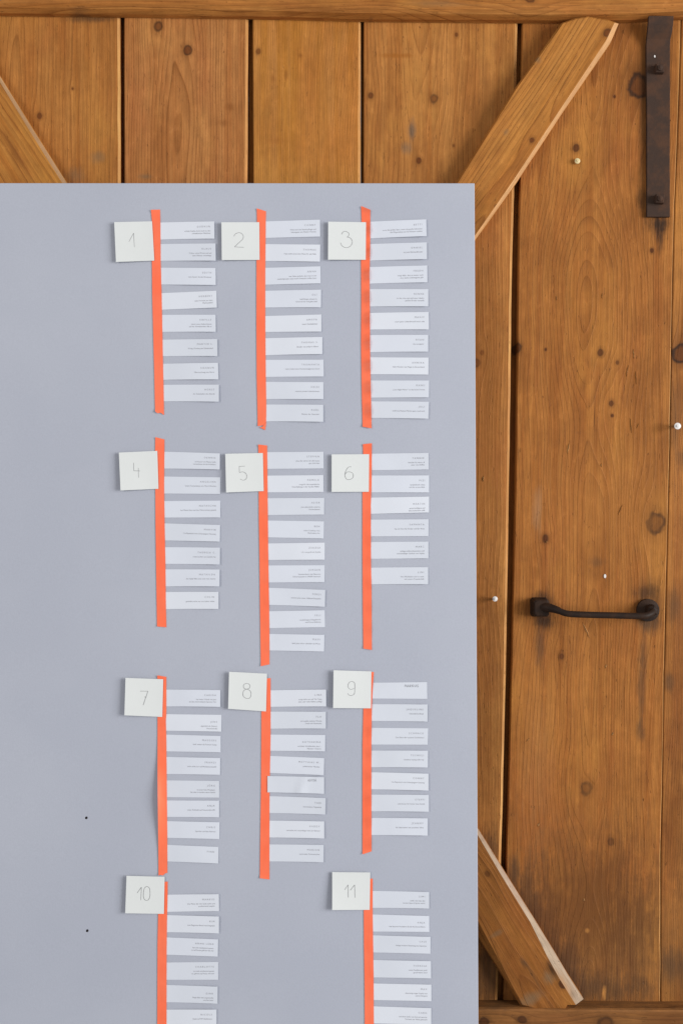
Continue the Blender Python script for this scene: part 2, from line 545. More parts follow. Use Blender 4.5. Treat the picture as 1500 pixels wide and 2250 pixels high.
m_p5 = wood('pine_plank_wide', (1300, 1100), (-0.021, 1), LR, MR, DR, spacing=0.0060, u0=-0.002, d0=0.03, dvar=0.10, seed=16.4, ring=0.42, wob=0.05,
            knots=[(1402, 188, 20, 0.85), (1265, 325, 6, 0.9), (1349, 212, 2.5, 0.9), (1318, 775, 6, 0.85), (1355, 797, 4, 0.7), (1342, 887, 4.5, 0.8),
                   (1440, 1150, 17, 0.7), (1197, 1183, 6, 0.95), (1137, 764, 8, 0.95), (1287, 1731, 11, 0.8), (1233, 1442, 5, 0.7), (1341, 1850, 7, 0.7),
                   (1344, 913, 2.5, 0.9), (1198, 768, 2.5, 0.9), (1431, 551, 4, 0.9)],
            stains=[(1300, 2110, 300, 330, (0.150, 0.068, 0.024), 0.6), (1424, 1318, 44, 56, SOOT_SHADE, 0.5), (1190, 1342, 38, 46, SOOT_SHADE, 0.45), (1413, 250, 12, 240, SOOT_SHADE, 0.5),  # the tall narrow patch paints the strap's shadow along its left edge
                    (1300, 1750, 40, 130, LR, 0.3), (1180, 1700, 40, 200, (0.33, 0.15, 0.05), 0.3),
                    (1444, 492, 27, 26, SOOT_SHADE, 0.95), (1450, 522, 9, 38, SOOT_SHADE, 0.9), (1410, 445, 12, 30, SOOT_SHADE, 0.6),
                    (1190, 1318, 24, 18, SOOT_SHADE, 0.55), (1196, 1366, 24, 16, SOOT_SHADE, 0.8), (1186, 1420, 14, 45, GRIME, 0.6),
                    (1420, 1302, 28, 18, SOOT_SHADE, 0.55), (1425, 1372, 28, 26, GRIME, 0.85), (1412, 1440, 12, 60, GRIME, 0.5),
                    (1408, 1520, 10, 90, GRIME, 0.55), (1405, 1600, 9, 30, GRIME, 0.6), (1160, 1335, 26, 24, DR, 0.6),
                    (1310, 1235, 22, 12, GRIME, 0.4), (1280, 850, 8, 18, DR, 0.4), (1305, 920, 2, 40, DR, 0.8),
                    (1165, 2020, 46, 130, GRIME, 0.75), (1230, 2130, 60, 90, GRIME, 0.85), (1300, 2170, 150, 40, GRIME, 0.7),
                    (1128, 1930, 18, 60, GRIME, 0.8), (1380, 2050, 60, 120, GRIME, 0.35), (1300, 1990, 170, 160, DR, 0.55),
                    (1345, 1100, 130, 150, LR, 0.35), (1290, 2045, 5, 5, LT, 0.6), (1180, 1120, 12, 60, (0.36, 0.20, 0.10), 0.4),
                    (1325, 2182, 5, 16, (0.55, 0.24, 0.06), 0.8)])
m_p6 = wood('pine_plank_edge', (1480, 1100), (-0.02, 1), LR, MR, DR, spacing=0.004, u0=0.15, d0=0.03, seed=21.0, ring=0.4,
            knots=[(1495, 777, 17, 0.9)],
            stains=[(1480, 1330, 16, 50, GRIME, 0.6), (1470, 1500, 14, 20, GRIME, 0.6), (1480, 920, 20, 90, GRIME, 0.45),
                    (1480, 2120, 80, 260, (0.135, 0.062, 0.020), 0.5), (1475, 2120, 40, 40, GRIME, 0.7), (1480, 1800, 40, 160, DR, 0.5), (1490, 1600, 40, 120, DR, 0.3), (1496, 1010, 12, 30, GRIME, 0.5)])

M_ARRIS = wood('lit_plank_arris', (900, 900), W_UP, (0.50, 0.255, 0.090), (0.43, 0.195, 0.058), (0.24, 0.09, 0.02), seed=71.0, ring=0.2)  # paler wood paints the highlight on the plank chamfers
plank(E['a'], E['b'], None, m_p0)
plank(E['c'], E['d'], E['b'], m_p1)
plank(E['e'], E['f'], E['d'], m_p2)
plank(E['g'], E['h'], E['f'], m_p3)
plank(E['i'], E['j'], E['h'], m_p4)
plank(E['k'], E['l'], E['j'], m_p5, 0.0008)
plank(E['m'], E['n'], E['l'], m_p6)

# ---- rails: horizontal timbers across the top and the foot of the door
RT = 0.029


def rail(top_px, bot_px, mat, flip, wav, seed):
    """top_px/bot_px: wall-side edges; the visible long edge is softly worn"""
    rnd = random.Random(seed)
    loops = []
    for k in range(46):
        px = -330 + k * 2150 / 45
        zt = P(0, top_px(px)).z
        zb = P(0, bot_px(px)).z
        x = P(px, 0).x
        j = rnd.uniform(-wav, wav)
        c = (0.009 if flip else 0.018) + rnd.uniform(0, 0.0015)
        if flip:   # worn edge on top
            prof = [(-RT, zb), (-RT, zt - 0.5 * c + j), (-RT + 0.15 * c, zt - 0.15 * c + j), (-RT + 0.5 * c, zt + j), (0.0004, zt + j * 0.3), (0.0004, zb)]
        else:
            prof = [(-RT, zt), (-RT, zb + c + j), (-RT + 0.10 * c, zb + 0.55 * c + j), (-RT + 0.36 * c, zb + 0.24 * c + j), (-RT + c, zb + j), (0.0004, zb + j * 0.3), (0.0004, zt)]
        loops.append([Vector((x, -0.0008 + y, z)) for y, z in prof])
    return loops


m_rail = wood('pine_rail_top', (500, 10), (1, 0.0), LT, MT, DT, spacing=0.0055, u0=0.02, d0=0.02, dvar=0.03, seed=31.0, ring=0.6, y=-RT,
              knots=[(1163, -2, 8, 0.9)],
              stains=[(50, 26, 7, 60, GRIME, 0.5), (170, 22, 10, 26, GRIME, 0.6), (200, 38, 6, 50, GRIME, 0.6), (960, 8, 9, 60, (0.16, 0.10, 0.05), 0.4), (700, 20, 6, 90, DT, 0.5), (815, 40, 10, 7, GRIME, 0.8)])
m_rail2 = wood('pine_rail_foot', (1280, 2240), (1, 0.0), (0.25, 0.105, 0.030), (0.20, 0.080, 0.022), (0.085, 0.032, 0.010), spacing=0.0055, u0=0.03, d0=0.02, seed=35.0, ring=0.6, y=-RT,
               knots=[(1062, 2245, 8, 0.9), (1146, 2240, 7, 0.9), (1330, 2248, 12, 0.6)],
               stains=[(1100, 2208, 12, 80, GRIME, 0.8), (1400, 2208, 12, 180, GRIME, 0.8), (1470, 2240, 20, 60, DR, 0.5)])
rail_top_edge = edge([(-400, 30), (0, 36), (560, 43), (800, 49), (1140, 52), (1360, 51), (1500, 44), (1900, 40)])
o = link('rail', loft('rail', rail(lambda x: -230, rail_top_edge, m_rail, False, 0.0005, 3)), m_rail, door)
o['label'] = 'rounded horizontal rail along the top of the door'
rail_bot_edge = edge([(-400, 2185), (1050, 2197), (1500, 2200), (1900, 2204)])
o = link('rail', loft('rail', rail(rail_bot_edge, lambda x: 2420, m_rail2, True, 0.0006, 4)), m_rail2, door)
o['label'] = 'grimy horizontal rail near the foot of the door'

# ---- diagonal braces
BT = 0.0265


def brace(front, outer, mat, edge_mats, chd=0.006):
    loops = [[P(x, y, -BT) for x, y in front], [P(x, y, -BT + chd) for x, y in outer],
             [Vector((v.x, 0.0005 - 0.001, v.z)) for v in [P(x, y, -BT + chd) for x, y in outer]]]
    return link('brace', loft('brace', loops, edge_mats), mat, door)


m_b1 = wood('pine_brace_upper', (1200, 240), (-305, 466), (0.43, 0.182, 0.040), (0.355, 0.136, 0.025), DT, spacing=0.0075, u0=0.018, d0=0.012, dvar=0.06, seed=41.0, ring=0.75, y=-BT,
            knots=[(1333, 72, 7, 0.9), (1167, 308, 5, 0.9)],
            stains=[(1180, 130, 10, 8, GREYD, 0.6), (1110, 290, 7, 9, GREYD, 0.5), (1095, 330, 10, 20, DT, 0.35)])
m_edge = wood('pale_lit_edge', (1200, 240), (-305, 466), (0.50, 0.275, 0.120), (0.46, 0.24, 0.10), (0.36, 0.16, 0.055), seed=43.0, ring=0.2)  # lit right-hand chamfer of the upper brace, brightness put into the colour
o = brace([(1236, 52), (1262, 43), (1290, 38), (1333, 46), (1349, 50), (1330, 90), (1230, 240), (1125, 399), (1044, 516), (739, 982), (580, 985), (704, 855), (1008, 397), (1132, 198)],
          [(1232, 51), (1262, 40), (1290, 36), (1336, 44), (1358, 52), (1340, 94), (1239, 241), (1131, 405), (1044, 526), (744, 986), (574, 986), (702, 852), (1005, 395), (1129, 196)],
          [m_b1, m_edge], {(0, i): 1 for i in (4, 5, 6, 7, 8)})
o['label'] = 'diagonal brace rising to the top rail right of the board'

m_b2 = wood('pine_brace_left', (40, 340), (142, 227), (0.42, 0.175, 0.036), (0.345, 0.126, 0.022), DT, spacing=0.009, u0=-0.03, d0=0.012, dvar=0.04, seed=47.0, ring=0.75, y=-BT,
            stains=[(30, 330, 10, 60, DT, 0.5)])
m_edge2 = wood('pale_lit_edge_left', (40, 340), (142, 227), (0.40, 0.255, 0.14), (0.35, 0.20, 0.10), (0.28, 0.14, 0.06), seed=49.0, ring=0.2)  # left brace: light on the right-facing edge painted as paler wood
o = brace([(-110, 4), (0, 180), (66, 288), (134, 397), (420, 853), (300, 905), (-280, 52), (-260, 4)],
          [(-106, -2), (6, 176), (73, 284), (142, 394), (426, 850), (296, 910), (-286, 52), (-266, 0)],
          [m_b2, m_edge2], {(0, i): 1 for i in (0, 1, 2, 3)})
o['label'] = 'diagonal brace cut off by the left edge above the board'

m_b3 = wood('pine_brace_lower', (1130, 2060), (150, 258), (0.285, 0.108, 0.024), (0.225, 0.080, 0.015), (0.09, 0.028, 0.006), spacing=0.007, u0=-0.02, d0=0.02, dvar=0.04, seed=53.0, ring=0.5, y=-BT,
            knots=[(1070, 1920, 5, 0.6), (1236, 2163, 7, 1.0)],
            stains=[(1165, 2195, 30, 14, GREYD, 0.7), (1210, 2130, 9, 24, SOOT_SHADE, 0.8), (1203, 2150, 14, 16, GREYD, 0.7), (1150, 2115, 6, 14, GRIME, 0.6), (1090, 2052, 20, 6, GREYD, 0.5), (1180, 2160, 4, 60, GRIME, 0.45)])
m_dust = wood('dusty_pale_edge', (1130, 2000), (150, 258), (0.36, 0.27, 0.19), (0.30, 0.205, 0.135), (0.18, 0.10, 0.06), seed=57.0, ring=0.2,
              stains=[(1232, 2150, 10, 40, (0.34, 0.17, 0.07), 0.7), (1180, 2060, 6, 12, GRIME, 0.5), (1250, 2170, 5, 10, GRIME, 0.4)])
o = brace([(760, 1345), (1049, 1835), (1101, 1924), (1164, 2026), (1201, 2101), (1228, 2150), (1264, 2208), (1243, 2208), (1241, 2216), (1236, 2220), (1237, 2233), (1147, 2207), (1051, 2026), (690, 1415)],
          [(766, 1338), (1052, 1825), (1113, 1924), (1177, 2026), (1218, 2093), (1246, 2141), (1281, 2195), (1246, 2206), (1243, 2216), (1238, 2222), (1239, 2236), (1143, 2211), (1040, 2044), (682, 1418)],
          [m_b3, m_dust], {(0, i): 1 for i in (0, 1, 2, 3, 4, 5)}, 0.008)
o['label'] = 'worn diagonal brace running down to the foot rail, dusty upper edge'

# ---- iron strap with two square nuts
sx = [(35, 1424, 1479, -0.0235), (52, 1423, 1478, -0.0225), (68, 1421.5, 1476, -0.0170), (86, 1419.5, 1472, -0.0095), (100, 1418.5, 1471, -0.0068),
      (160, 1419, 1471, -0.0062), (251, 1420, 1471, -0.0062), (360, 1420, 1470.5, -0.0062), (476, 1420, 1471, -0.0062)]
loops = []
for py, xl, xr, y in sx:
    a, b = P(xl, py, y), P(xr, py, y)
    c = 0.0008
    loops.append([Vector((a.x + c, y, a.z)), Vector((b.x - c, y, b.z)), Vector((b.x, y + c, b.z)), Vector((b.x, y + 0.0055, b.z)),
                  Vector((a.x, y + 0.0055, a.z)), Vector((a.x, y + c, a.z))])
strap = link('iron_strap', loft('iron_strap', loops), M_IRON, door)
strap['label'] = 'long dark rusty iron strap'


def solid_disc(name, c, r, y0, y1, seg, mat, parent, rot=0.0, squash=1.0, dome=0.0, ch=0.15):
    loops = []
    for (y, k) in ((y0, 1 - ch * 2.2 if dome else 1 - ch), (y0 + (y1 - y0) * ch, 1.0), (y1, 1.0)):
        loops.append([Vector((c.x + r * k * math.cos(rot + 2 * math.pi * i / seg), y,
                              c.z + squash * r * k * math.sin(rot + 2 * math.pi * i / seg))) for i in range(seg)])
    if dome:
        loops.insert(0, [Vector((c.x + r * 0.35 * math.cos(rot + 2 * math.pi * i / seg), y0 - dome,
                                 c.z + squash * r * 0.35 * math.sin(rot + 2 * math.pi * i / seg))) for i in range(seg)])
    return link(name, loft(name, loops), mat, parent)


for (px, py) in ((1449, 149), (1449, 436)):
    solid_disc('nut', P(px, py, -0.016), 0.0108, -0.0165, -0.0062, 4, M_IRON, strap, math.radians(45 + random.uniform(-6, 6)))
    solid_disc('bolt_end', P(px, py, -0.018), 0.0050, -0.0200, -0.0165, 10, M_IRON, strap, 0, dome=0.0008)
solid_disc('paint_drop', P(1437, 124, -0.0062), 0.0015, -0.0070, -0.0062, 8, M_WHITE, strap, 0.4, squash=1.6)

# ---- pull handle
handle = link('handle', tube('handle', [Vector(p) for p in catmull(
    [tuple(P(1190, 1334, -0.018)), tuple(P(1204, 1335, -0.026)), tuple(P(1222, 1340, -0.036)), tuple(P(1244, 1348, -0.043)), tuple(P(1280, 1350.5, -0.045)),
     tuple(P(1340, 1352, -0.045)), tuple(P(1400, 1353.5, -0.045)), tuple(P(1420, 1352, -0.043)), tuple(P(1432, 1345, -0.033)), tuple(P(1430, 1338, -0.016))], 5)],
    [0.0088 + 0 * i for i in range(3)] + [0.0088 - 0.0003 * i for i in range(9)] + [0.0057] * 34, 16), M_BLACK, door, True)
handle['label'] = 'black forged iron pull handle'
c = P(1186, 1335, -0.012)
q = 0.0145
loops = []
for y, k in ((-0.0250, 0.80), (-0.0222, 0.97), (-0.012, 1.0), (0.0, 1.12)):
    loops.append([Vector((c.x + a * q * k, y, c.z + b * q * k * 1.08)) for a, b in
                  ((-0.75, -1), (0.75, -1), (1, -0.75), (1, 0.75), (0.75, 1), (-0.75, 1), (-1, 0.75), (-1, -0.75))])
link('square_boss', loft('square_boss', loops), M_BLACK, handle)
solid_disc('round_boss', P(1423, 1341, -0.006), 0.0205, -0.0085, 0.0, 22, M_BLACK, handle, dome=0.004, ch=0.3)
solid_disc('pivot_nut', P(1431, 1341, -0.02), 0.0105, -0.0290, -0.0085, 6, M_BLACK, handle, 0.3, dome=0.0015)

# ---- pins and nail heads left in the door
for (px, py, r, hgt, m) in ((1087, 1316, 0.0047, 0.016, M_WHITE), (1488, 936, 0.0060, 0.024, M_WHITE), (1268, 353, 0.0050, 0.006, M_BRASS)):
    n = solid_disc('nail', P(px, py, -hgt), r, -hgt, -hgt + 0.003, 14, m, door, dome=0.0012, ch=0.3)
    n['label'] = 'pale round nail head'
    tube_me = tube('shank', [P(px, py, -hgt + 0.0025), P(px, py, 0.002)], [r * 0.4] * 2, 8)
    link('shank', tube_me, M_IRON if m is not M_BRASS else M_BRASS, n)
n = solid_disc('paint_chip', P(1328, 1266, -0.0008), 0.0023, -0.0012, 0.0003, 7, M_WHITE, door, 0.2, squash=1.7)
n['label'] = 'small white paint chip on the wood'

# ---- splinters, dents and torn fibres on the right-hand planks
m_spl = wood('torn_fibre', (1300, 1000), (0, 1), (0.42, 0.23, 0.09), (0.34, 0.16, 0.05), DR, seed=61.0, ring=0.2)
SPL = [(1247, 985, 26, 5, 0.15), (1391, 778, 22, 4, 0.0), (1377, 815, 26, 3, 0.2), (1396, 830, 30, 2.5, -0.05), (1385, 935, 34, 2.5, -0.1), (1222, 655, 10, 3, 0.1),
       (1287, 1385, 40, 5, -0.42), (1330, 1464, 10, 5, 0.2), (1345, 1612, 9, 5, 0.3), (1160, 1625, 12, 4, 0.7), (1061, 1052, 14, 5, 0.15), (1182, 1812, 9, 6, 0.2),
       (1282, 1977, 7, 5, 0.4), (1362, 1120, 26, 2, 0.4), (1200, 1190, 6, 3, 0.2), (1320, 1022, 8, 3, 0.0), (1400, 936, 12, 3, 0.4), (1322, 650, 12, 2, 0.1)]
for i, (px, py, L, wd, a) in enumerate(SPL):
    ax = Vector((math.sin(a), 0, math.cos(a)))
    bx = Vector((ax.z, 0, -ax.x))
    c = P(px, py, 0)
    l, h = L * S / 2, wd * S / 2
    rr = random.Random(i)
    vs, n = [], 7
    for k in range(n):
        s = -1 + 2 * k / (n - 1)
        ww = h * max(0.08, (1 - s * s)) * rr.uniform(0.7, 1.2)
        cc = c + ax * (l * s) + bx * (h * rr.uniform(-0.4, 0.4))
        lift = -0.0004 - 0.0013 * max(0.0, 1 - s * s) * rr.uniform(0.6, 1.1)
        vs += [cc - bx * ww + Vector((0, 0.0006, 0)), cc + bx * ww * 0.2 + Vector((0, lift, 0)), cc + bx * ww + Vector((0, 0.0006, 0))]
    fs = []
    for k in range(n - 1):
        for j in range(2):
            fs.append([k * 3 + j, k * 3 + j + 1, k * 3 + j + 4, k * 3 + j + 3])
    link('splinter', mesh('splinter', vs, fs), m_spl, door)

# ------------------------------------------------------------------ grey board
bo = empty('display_board', B(480, 2400, 0))
tag(bo, 'large blue grey painted board leaning against the plank door', 'board')
BTH = 0.016
cs = [B(-330, 402), B(1042, 402.5), B(1051, 2400), B(-340, 2400)]
me = loft('panel', [cs, [v - BN * BTH for v in cs]])
tmp = bpy.data.objects.new('tmp_panel', me)
COL.objects.link(tmp)
cutters = []
for (px, py) in ((190, 1797), (192, 2045)):
    cm = tube('cut', [B(px, py, 0.004), B(px, py, -0.011)], [0.0021, 0.0021], 14)
    co = bpy.data.objects.new('tmp_cut', cm)
    COL.objects.link(co)
    md = tmp.modifiers.new('b', 'BOOLEAN')
    md.object = co
    md.solver = 'EXACT'
    cutters.append(co)
md = tmp.modifiers.new('bev', 'BEVEL')
md.width = 0.0009
md.segments = 2
md.limit_method = 'ANGLE'
md.angle_limit = math.radians(60)
bpy.context.view_layer.update()
dg = bpy.context.evaluated_depsgraph_get()
pm = bpy.data.meshes.new_from_object(tmp.evaluated_get(dg))
pm.name = 'panel'
pm.materials.clear()
for x in [tmp] + cutters:
    bpy.data.objects.remove(x)
link('panel', pm, M_BOARD, bo)
m_hole = plain('hole_dark', (0.02, 0.015, 0.015), 0.9, 0.1)
for (px, py) in ((190, 1797), (192, 2045)):
    h = link('screw_hole', tube('screw_hole', [B(px, py, -0.0095), B(px, py, -0.0008)], [0.00205, 0.00205], 14), m_hole, bo)
    h['label'] = 'small dark drilled hole'

# ------------------------------------------------------------------ writing
fcu = bpy.data.curves.new('text_source', 'FONT')
fcu.align_x = 'RIGHT'
fcu.resolution_u = 2
fob = bpy.data.objects.new('text_source', fcu)
COL.objects.link(fob)


def text_geo(body, spacing, lh=1.0):
    fcu.body = body
    fcu.space_character = spacing
    fcu.space_line = lh
    fcu.size = 1.0
    bpy.context.view_layer.update()
    dgr = bpy.context.evaluated_depsgraph_get()
    m = bpy.data.meshes.new_from_object(fob.evaluated_get(dgr))
    vs = [(v.co.x, v.co.y) for v in m.vertices]
    fs = [list(p.vertices) for p in m.polygons]
    bpy.data.meshes.remove(m)
    if vs:
        mx = max(v[0] for v in vs)
        vs = [(x - mx, y) for x, y in vs]
    return vs, fs


def ribbon(pts, wd):
    """flat ribbon in 2-D along a polyline"""
    vs, fs = [], []
    n = len(pts)
    for i, p in enumerate(pts):
        a, b = pts[max(i - 1, 0)], pts[min(i + 1, n - 1)]
        tx, ty = b[0] - a[0], b[1] - a[1]
        L = math.hypot(tx, ty) or 1
        nx, ny = -ty / L * wd / 2, tx / L * wd / 2
        k = random.uniform(0.8, 1.15)
        vs += [(p[0] + nx * k, p[1] + ny * k), (p[0] - nx * k, p[1] - ny * k)]
    for i in range(n - 1):
        fs.append([2 * i, 2 * i + 1, 2 * i + 3, 2 * i + 2])
    return vs, fs


HAND = {  # strokes in a unit box, y down
    'M': [[(0, 1), (0.12, 0), (0.45, 0.65), (0.8, 0), (0.95, 1)]],
    'A': [[(0, 1), (0.5, 0), (0.9, 1)], [(0.15, 0.65), (0.8, 0.6)]],
    'R': [[(0.1, 1), (0.1, 0)], [(0.1, 0.05), (0.7, 0.05), (0.7, 0.45), (0.15, 0.5), (0.85, 1)]],
    'K': [[(0.1, 0), (0.1, 1)], [(0.8, 0), (0.15, 0.5), (0.85, 1)]],
    'U': [[(0.05, 0), (0.1, 0.8), (0.45, 1), (0.8, 0.8), (0.85, 0)]],
    'S': [[(0.85, 0.1), (0.4, 0), (0.1, 0.25), (0.8, 0.65), (0.6, 0.98), (0.05, 0.9)]],
    'N': [[(0, 1), (0.15, 0), (0.75, 1), (0.9, 0)]],
}


# ------------------------------------------------------------------ what hangs on the board
# each group: zoom origin and scale, card corners, number strokes, tape left/right edges, strips
def Q(*a):
    return [(a[i], a[i + 1]) for i in range(0, len(a), 2)]


G = []
G.append(dict(o=(230, 440, 4.689), card=Q(100, 225, 490, 217, 513, 622, 118, 636), lift=(.0048, .0016, .0016, .0052),
    num=[(0, Q(252, 428, 300, 338, 308, 482))],
    tl=Q(478, 98, 489, 215, 488, 640, 492, 1000, 502, 1400, 510, 1700, 519, 2100, 522, 2180), tr=Q(573, 96, 575, 215, 579, 640, 589, 1000, 597, 1400, 603, 1700, 610, 2000, 613, 2205), end='torn',
    strips=[Q(575, 230, 1130, 218, 1132, 395, 580, 405), Q(578, 452, 1142, 445, 1145, 622, 580, 625), Q(585, 695, 1143, 698, 1145, 873, 588, 868), Q(590, 957, 1152, 932, 1156, 1105, 595, 1128),
            Q(592, 1182, 1143, 1180, 1145, 1355, 598, 1357), Q(600, 1437, 1160, 1430, 1162, 1605, 604, 1607), Q(605, 1685, 1168, 1675, 1173, 1845, 610, 1850), Q(610, 1902, 1177, 1900, 1177, 2075, 615, 2072)],
    text=[('GUDRUN', 'schickt Sophia doch noch zu den\nschwäbischen Mädchen'), ('KLAUS', 'Früher ohne Weste und auf\ndem Wasser unterwegs'), ('EDITH', 'tanz besser als das Brautpaar'), ('HERBERT', 'zehn Freunde aus dem\nMarktumfeld'),
          ('SIBYLLE', 'kennt neun Aufzuchtenen\nauf der Schwäbischen Alb an'), ('MARTIN L.', 'König Clooney aus Schwandorf'), ('SIEGRUN', 'Überraschung von Horst'), ('HORST', 'der Zeitdenker des Abends')]))
G.append(dict(o=(470, 440, 4.411), card=Q(73, 213, 440, 213, 443, 578, 77, 580), lift=(.0052, .0016, .0016, .0040),
    num=[(1, Q(195, 350, 205, 330, 235, 315, 265, 320, 285, 345, 280, 375, 250, 405, 200, 452)), (0, Q(200, 452, 290, 456))],
    tl=Q(415, 78, 418, 200, 413, 600, 412, 1200, 415, 1700, 425, 2190), tr=Q(505, 107, 503, 200, 498, 700, 498, 1200, 503, 1700, 508, 1980, 506, 2175), end='fold',
    strips=[Q(508, 205, 1027, 188, 1029, 352, 510, 365), Q(505, 425, 1030, 430, 1027, 595, 507, 588), Q(503, 655, 1032, 640, 1034, 805, 505, 818), Q(503, 878, 1038, 867, 1036, 1038, 503, 1040),
            Q(503, 1122, 1041, 1107, 1041, 1272, 505, 1277), Q(505, 1338, 1050, 1325, 1050, 1490, 505, 1502), Q(505, 1547, 1062, 1545, 1064, 1708, 506, 1712), Q(506, 1760, 1060, 1763, 1062, 1927, 508, 1927), Q(510, 1980, 1059, 1983, 1059, 2147, 510, 2143)],
    text=[('CONNY', 'Weltreich der Betthüpflinge und\nStimmgeist wie Mutter Theresa'), ('THOMAS', 'Papa steht sonst dem Mann für alle Fälle'), ('ANNA', 'wer hätte gedacht dass man in der\nstadtteilgruppe seine beste Freundin treffen kann'), ('OLI', 'bald Einige erkannt in\nGreiz als wir mal glatt sind'),
          ('AMAYA', 'unser Nesthäkchen'), ('THOMAS S.', 'Bruder von anderen Eltern'), ('TRISHANTA', 'wenn Liebe keine Kontinentalgrenze kennt'), ('HEIDI', 'neueste private Liebesbeweise'), ('KARL', 'Meister der Ganzruhe')]))
G.append(dict(o=(700, 440, 4.411), card=Q(92, 207, 458, 213, 455, 577, 90, 576), lift=(.0050, .0017, .0017, .0046),
    num=[(1, Q(222, 330, 235, 308, 262, 302, 290, 318, 292, 340, 275, 357)), (1, Q(275, 357, 305, 365, 325, 395, 318, 430, 290, 455, 255, 458, 225, 440, 212, 412))],
    tl=Q(410, 55, 415, 195, 410, 590, 412, 1000, 410, 1400, 415, 1800, 425, 2195), tr=Q(500, 92, 498, 500, 492, 700, 495, 1050, 498, 1500, 503, 1750, 512, 2210), end='cut', wrinkle=1.7,
    strips=[Q(500, 208, 1040, 185, 1045, 347, 500, 370), Q(500, 425, 1046, 408, 1047, 570, 498, 585), Q(498, 648, 1050, 632, 1052, 795, 497, 808), Q(505, 862, 1060, 862, 1060, 1028, 505, 1030),
            Q(507, 1093, 1064, 1083, 1067, 1252, 510, 1253), Q(505, 1307, 1059, 1305, 1059, 1467, 505, 1472), Q(505, 1522, 1063, 1525, 1061, 1690, 505, 1686), Q(510, 1747, 1068, 1747, 1066, 1910, 510, 1913), Q(512, 1950, 1066, 1953, 1061, 2117, 512, 2110)],
    text=[('BETTI', 'es ist die größte Ehre, wenn die große Schwester\ndie Mitgestalten aus der Kleinen ausliest'), ('DANIEL', 'ist jetzt Filmhandbruder'), ('FREDH', 'sorgt dafür, dass es immer noch\neine starke Liebensgeste gibt'), ('RENNE', 'ist das, was man sich einer idealen\ngroßen Bruder vorstellt'),
          ('MAGIC', 'unser guter Lebensfreund schon sehr'), ('RYAN', 'the youngster'), ('ANNIKA', 'liebt Wunder wie Magie in Deutschland'), ('MANU', '„Late Night Muter“ ist das beste Format'), ('JULI', 'weiß wie Mantua-Marion ganz rund wird')]))
G.append(dict(o=(240, 950, 5.0), card=Q(108, 222, 530, 203, 543, 620, 126, 638), lift=(.0048, .0016, .0016, .0062),
    num=[(0, Q(270, 335, 272, 422, 342, 424)), (0, Q(322, 390, 324, 497))],
    tl=Q(508, 52, 505, 200, 508, 620, 510, 1000, 517, 1500, 527, 2132), tr=Q(608, 77, 605, 600, 610, 1000, 620, 1500, 624, 1900, 630, 2142), end='cut',
    strips=[Q(610, 213, 1216, 232, 1215, 408, 610, 398), Q(608, 485, 1221, 494, 1219, 677, 612, 672), Q(612, 755, 1221, 750, 1222, 935, 615, 936), Q(612, 1000, 1219, 1018, 1215, 1200, 618, 1187),
            Q(615, 1262, 1217, 1267, 1215, 1452, 620, 1445), Q(622, 1505, 1213, 1507, 1211, 1692, 622, 1692), Q(622, 1755, 1201, 1753, 1201, 1940, 626, 1942)],
    text=[('DENNIS', 'ist besser mit Mamis Soße\nverwachsen als die Kühlhaut'), ('ANGELINA', 'kennt Tannenbaum wie Merci Wurden'), ('NATASCHA', 'hat Mama Nun mal den Führerschein gezahlt'), ('MARVIN', 'Co-Papmeisti vom Schampagner-Samstag'),
          ('THERESA C.', 'wenn Lachen ein Gesicht hat'), ('MATHILDA', 'der Apfel fällt nicht weit vom Stamm'), ('COLIN', 'genießen nicht nur uns Leben schön')]))
G.append(dict(o=(480, 960, 4.327), card=Q(65, 160, 422, 153, 430, 515, 73, 528), lift=(.0040, .0016, .0016, .0052),
    num=[(0, Q(252, 278, 198, 280, 200, 338)), (1, Q(200, 338, 230, 332, 258, 345, 270, 370, 262, 400, 235, 412, 208, 400))],
    tl=Q(378, 72, 380, 150, 383, 520, 384, 760, 386, 900, 392, 1300, 395, 1600, 400, 2000, 403, 2180), tr=Q(463, 82, 465, 300, 467, 520, 470, 760, 472, 1000, 478, 1400, 482, 1600, 485, 1900, 485, 2162), end='cut', wrinkle=0.3,
    strips=[Q(465, 145, 998, 141, 1000, 300, 468, 304), Q(467, 368, 997, 363, 998, 523, 470, 527), Q(470, 583, 1005, 580, 1003, 738, 473, 743), Q(473, 795, 1002, 803, 1000, 965, 475, 955), Q(475, 1013, 1009, 1005, 1010, 1167, 478, 1170),
            Q(478, 1222, 1008, 1220, 1008, 1380, 480, 1384), Q(482, 1435, 1014, 1455, 1010, 1615, 485, 1597), Q(485, 1658, 1010, 1648, 1012, 1808, 487, 1818), Q(487, 1873, 1007, 1882, 1003, 2040, 487, 2030)],
    text=[('STEFFEN', 'ohne ihn wären wir alle heute\ngar nicht hier'), ('PAMELA', 'sorgt für die musikalische\nUnterhaltung in der Familie Müller'), ('ALISA', 'eine elsässische unseren\nHochzeitstanz'), ('BEN', 'wenn Cowboys drei\nBuchstaben los'), ('ZSUZSA', '1,5 x so groß wie Sophia'),
          ('JÜRGEN', 'kommuniziert mit Mama im\nFahrerassistenz in SMMP-Passwort'), ('FERDI', 'kommt jetzt unser Halbund Empathie'), ('FELI', 'verdächtigste Klingebeerin\nund Prima-Ballerina'), ('MAXI', 'läuft jetzt schon schneller als Mama')]))
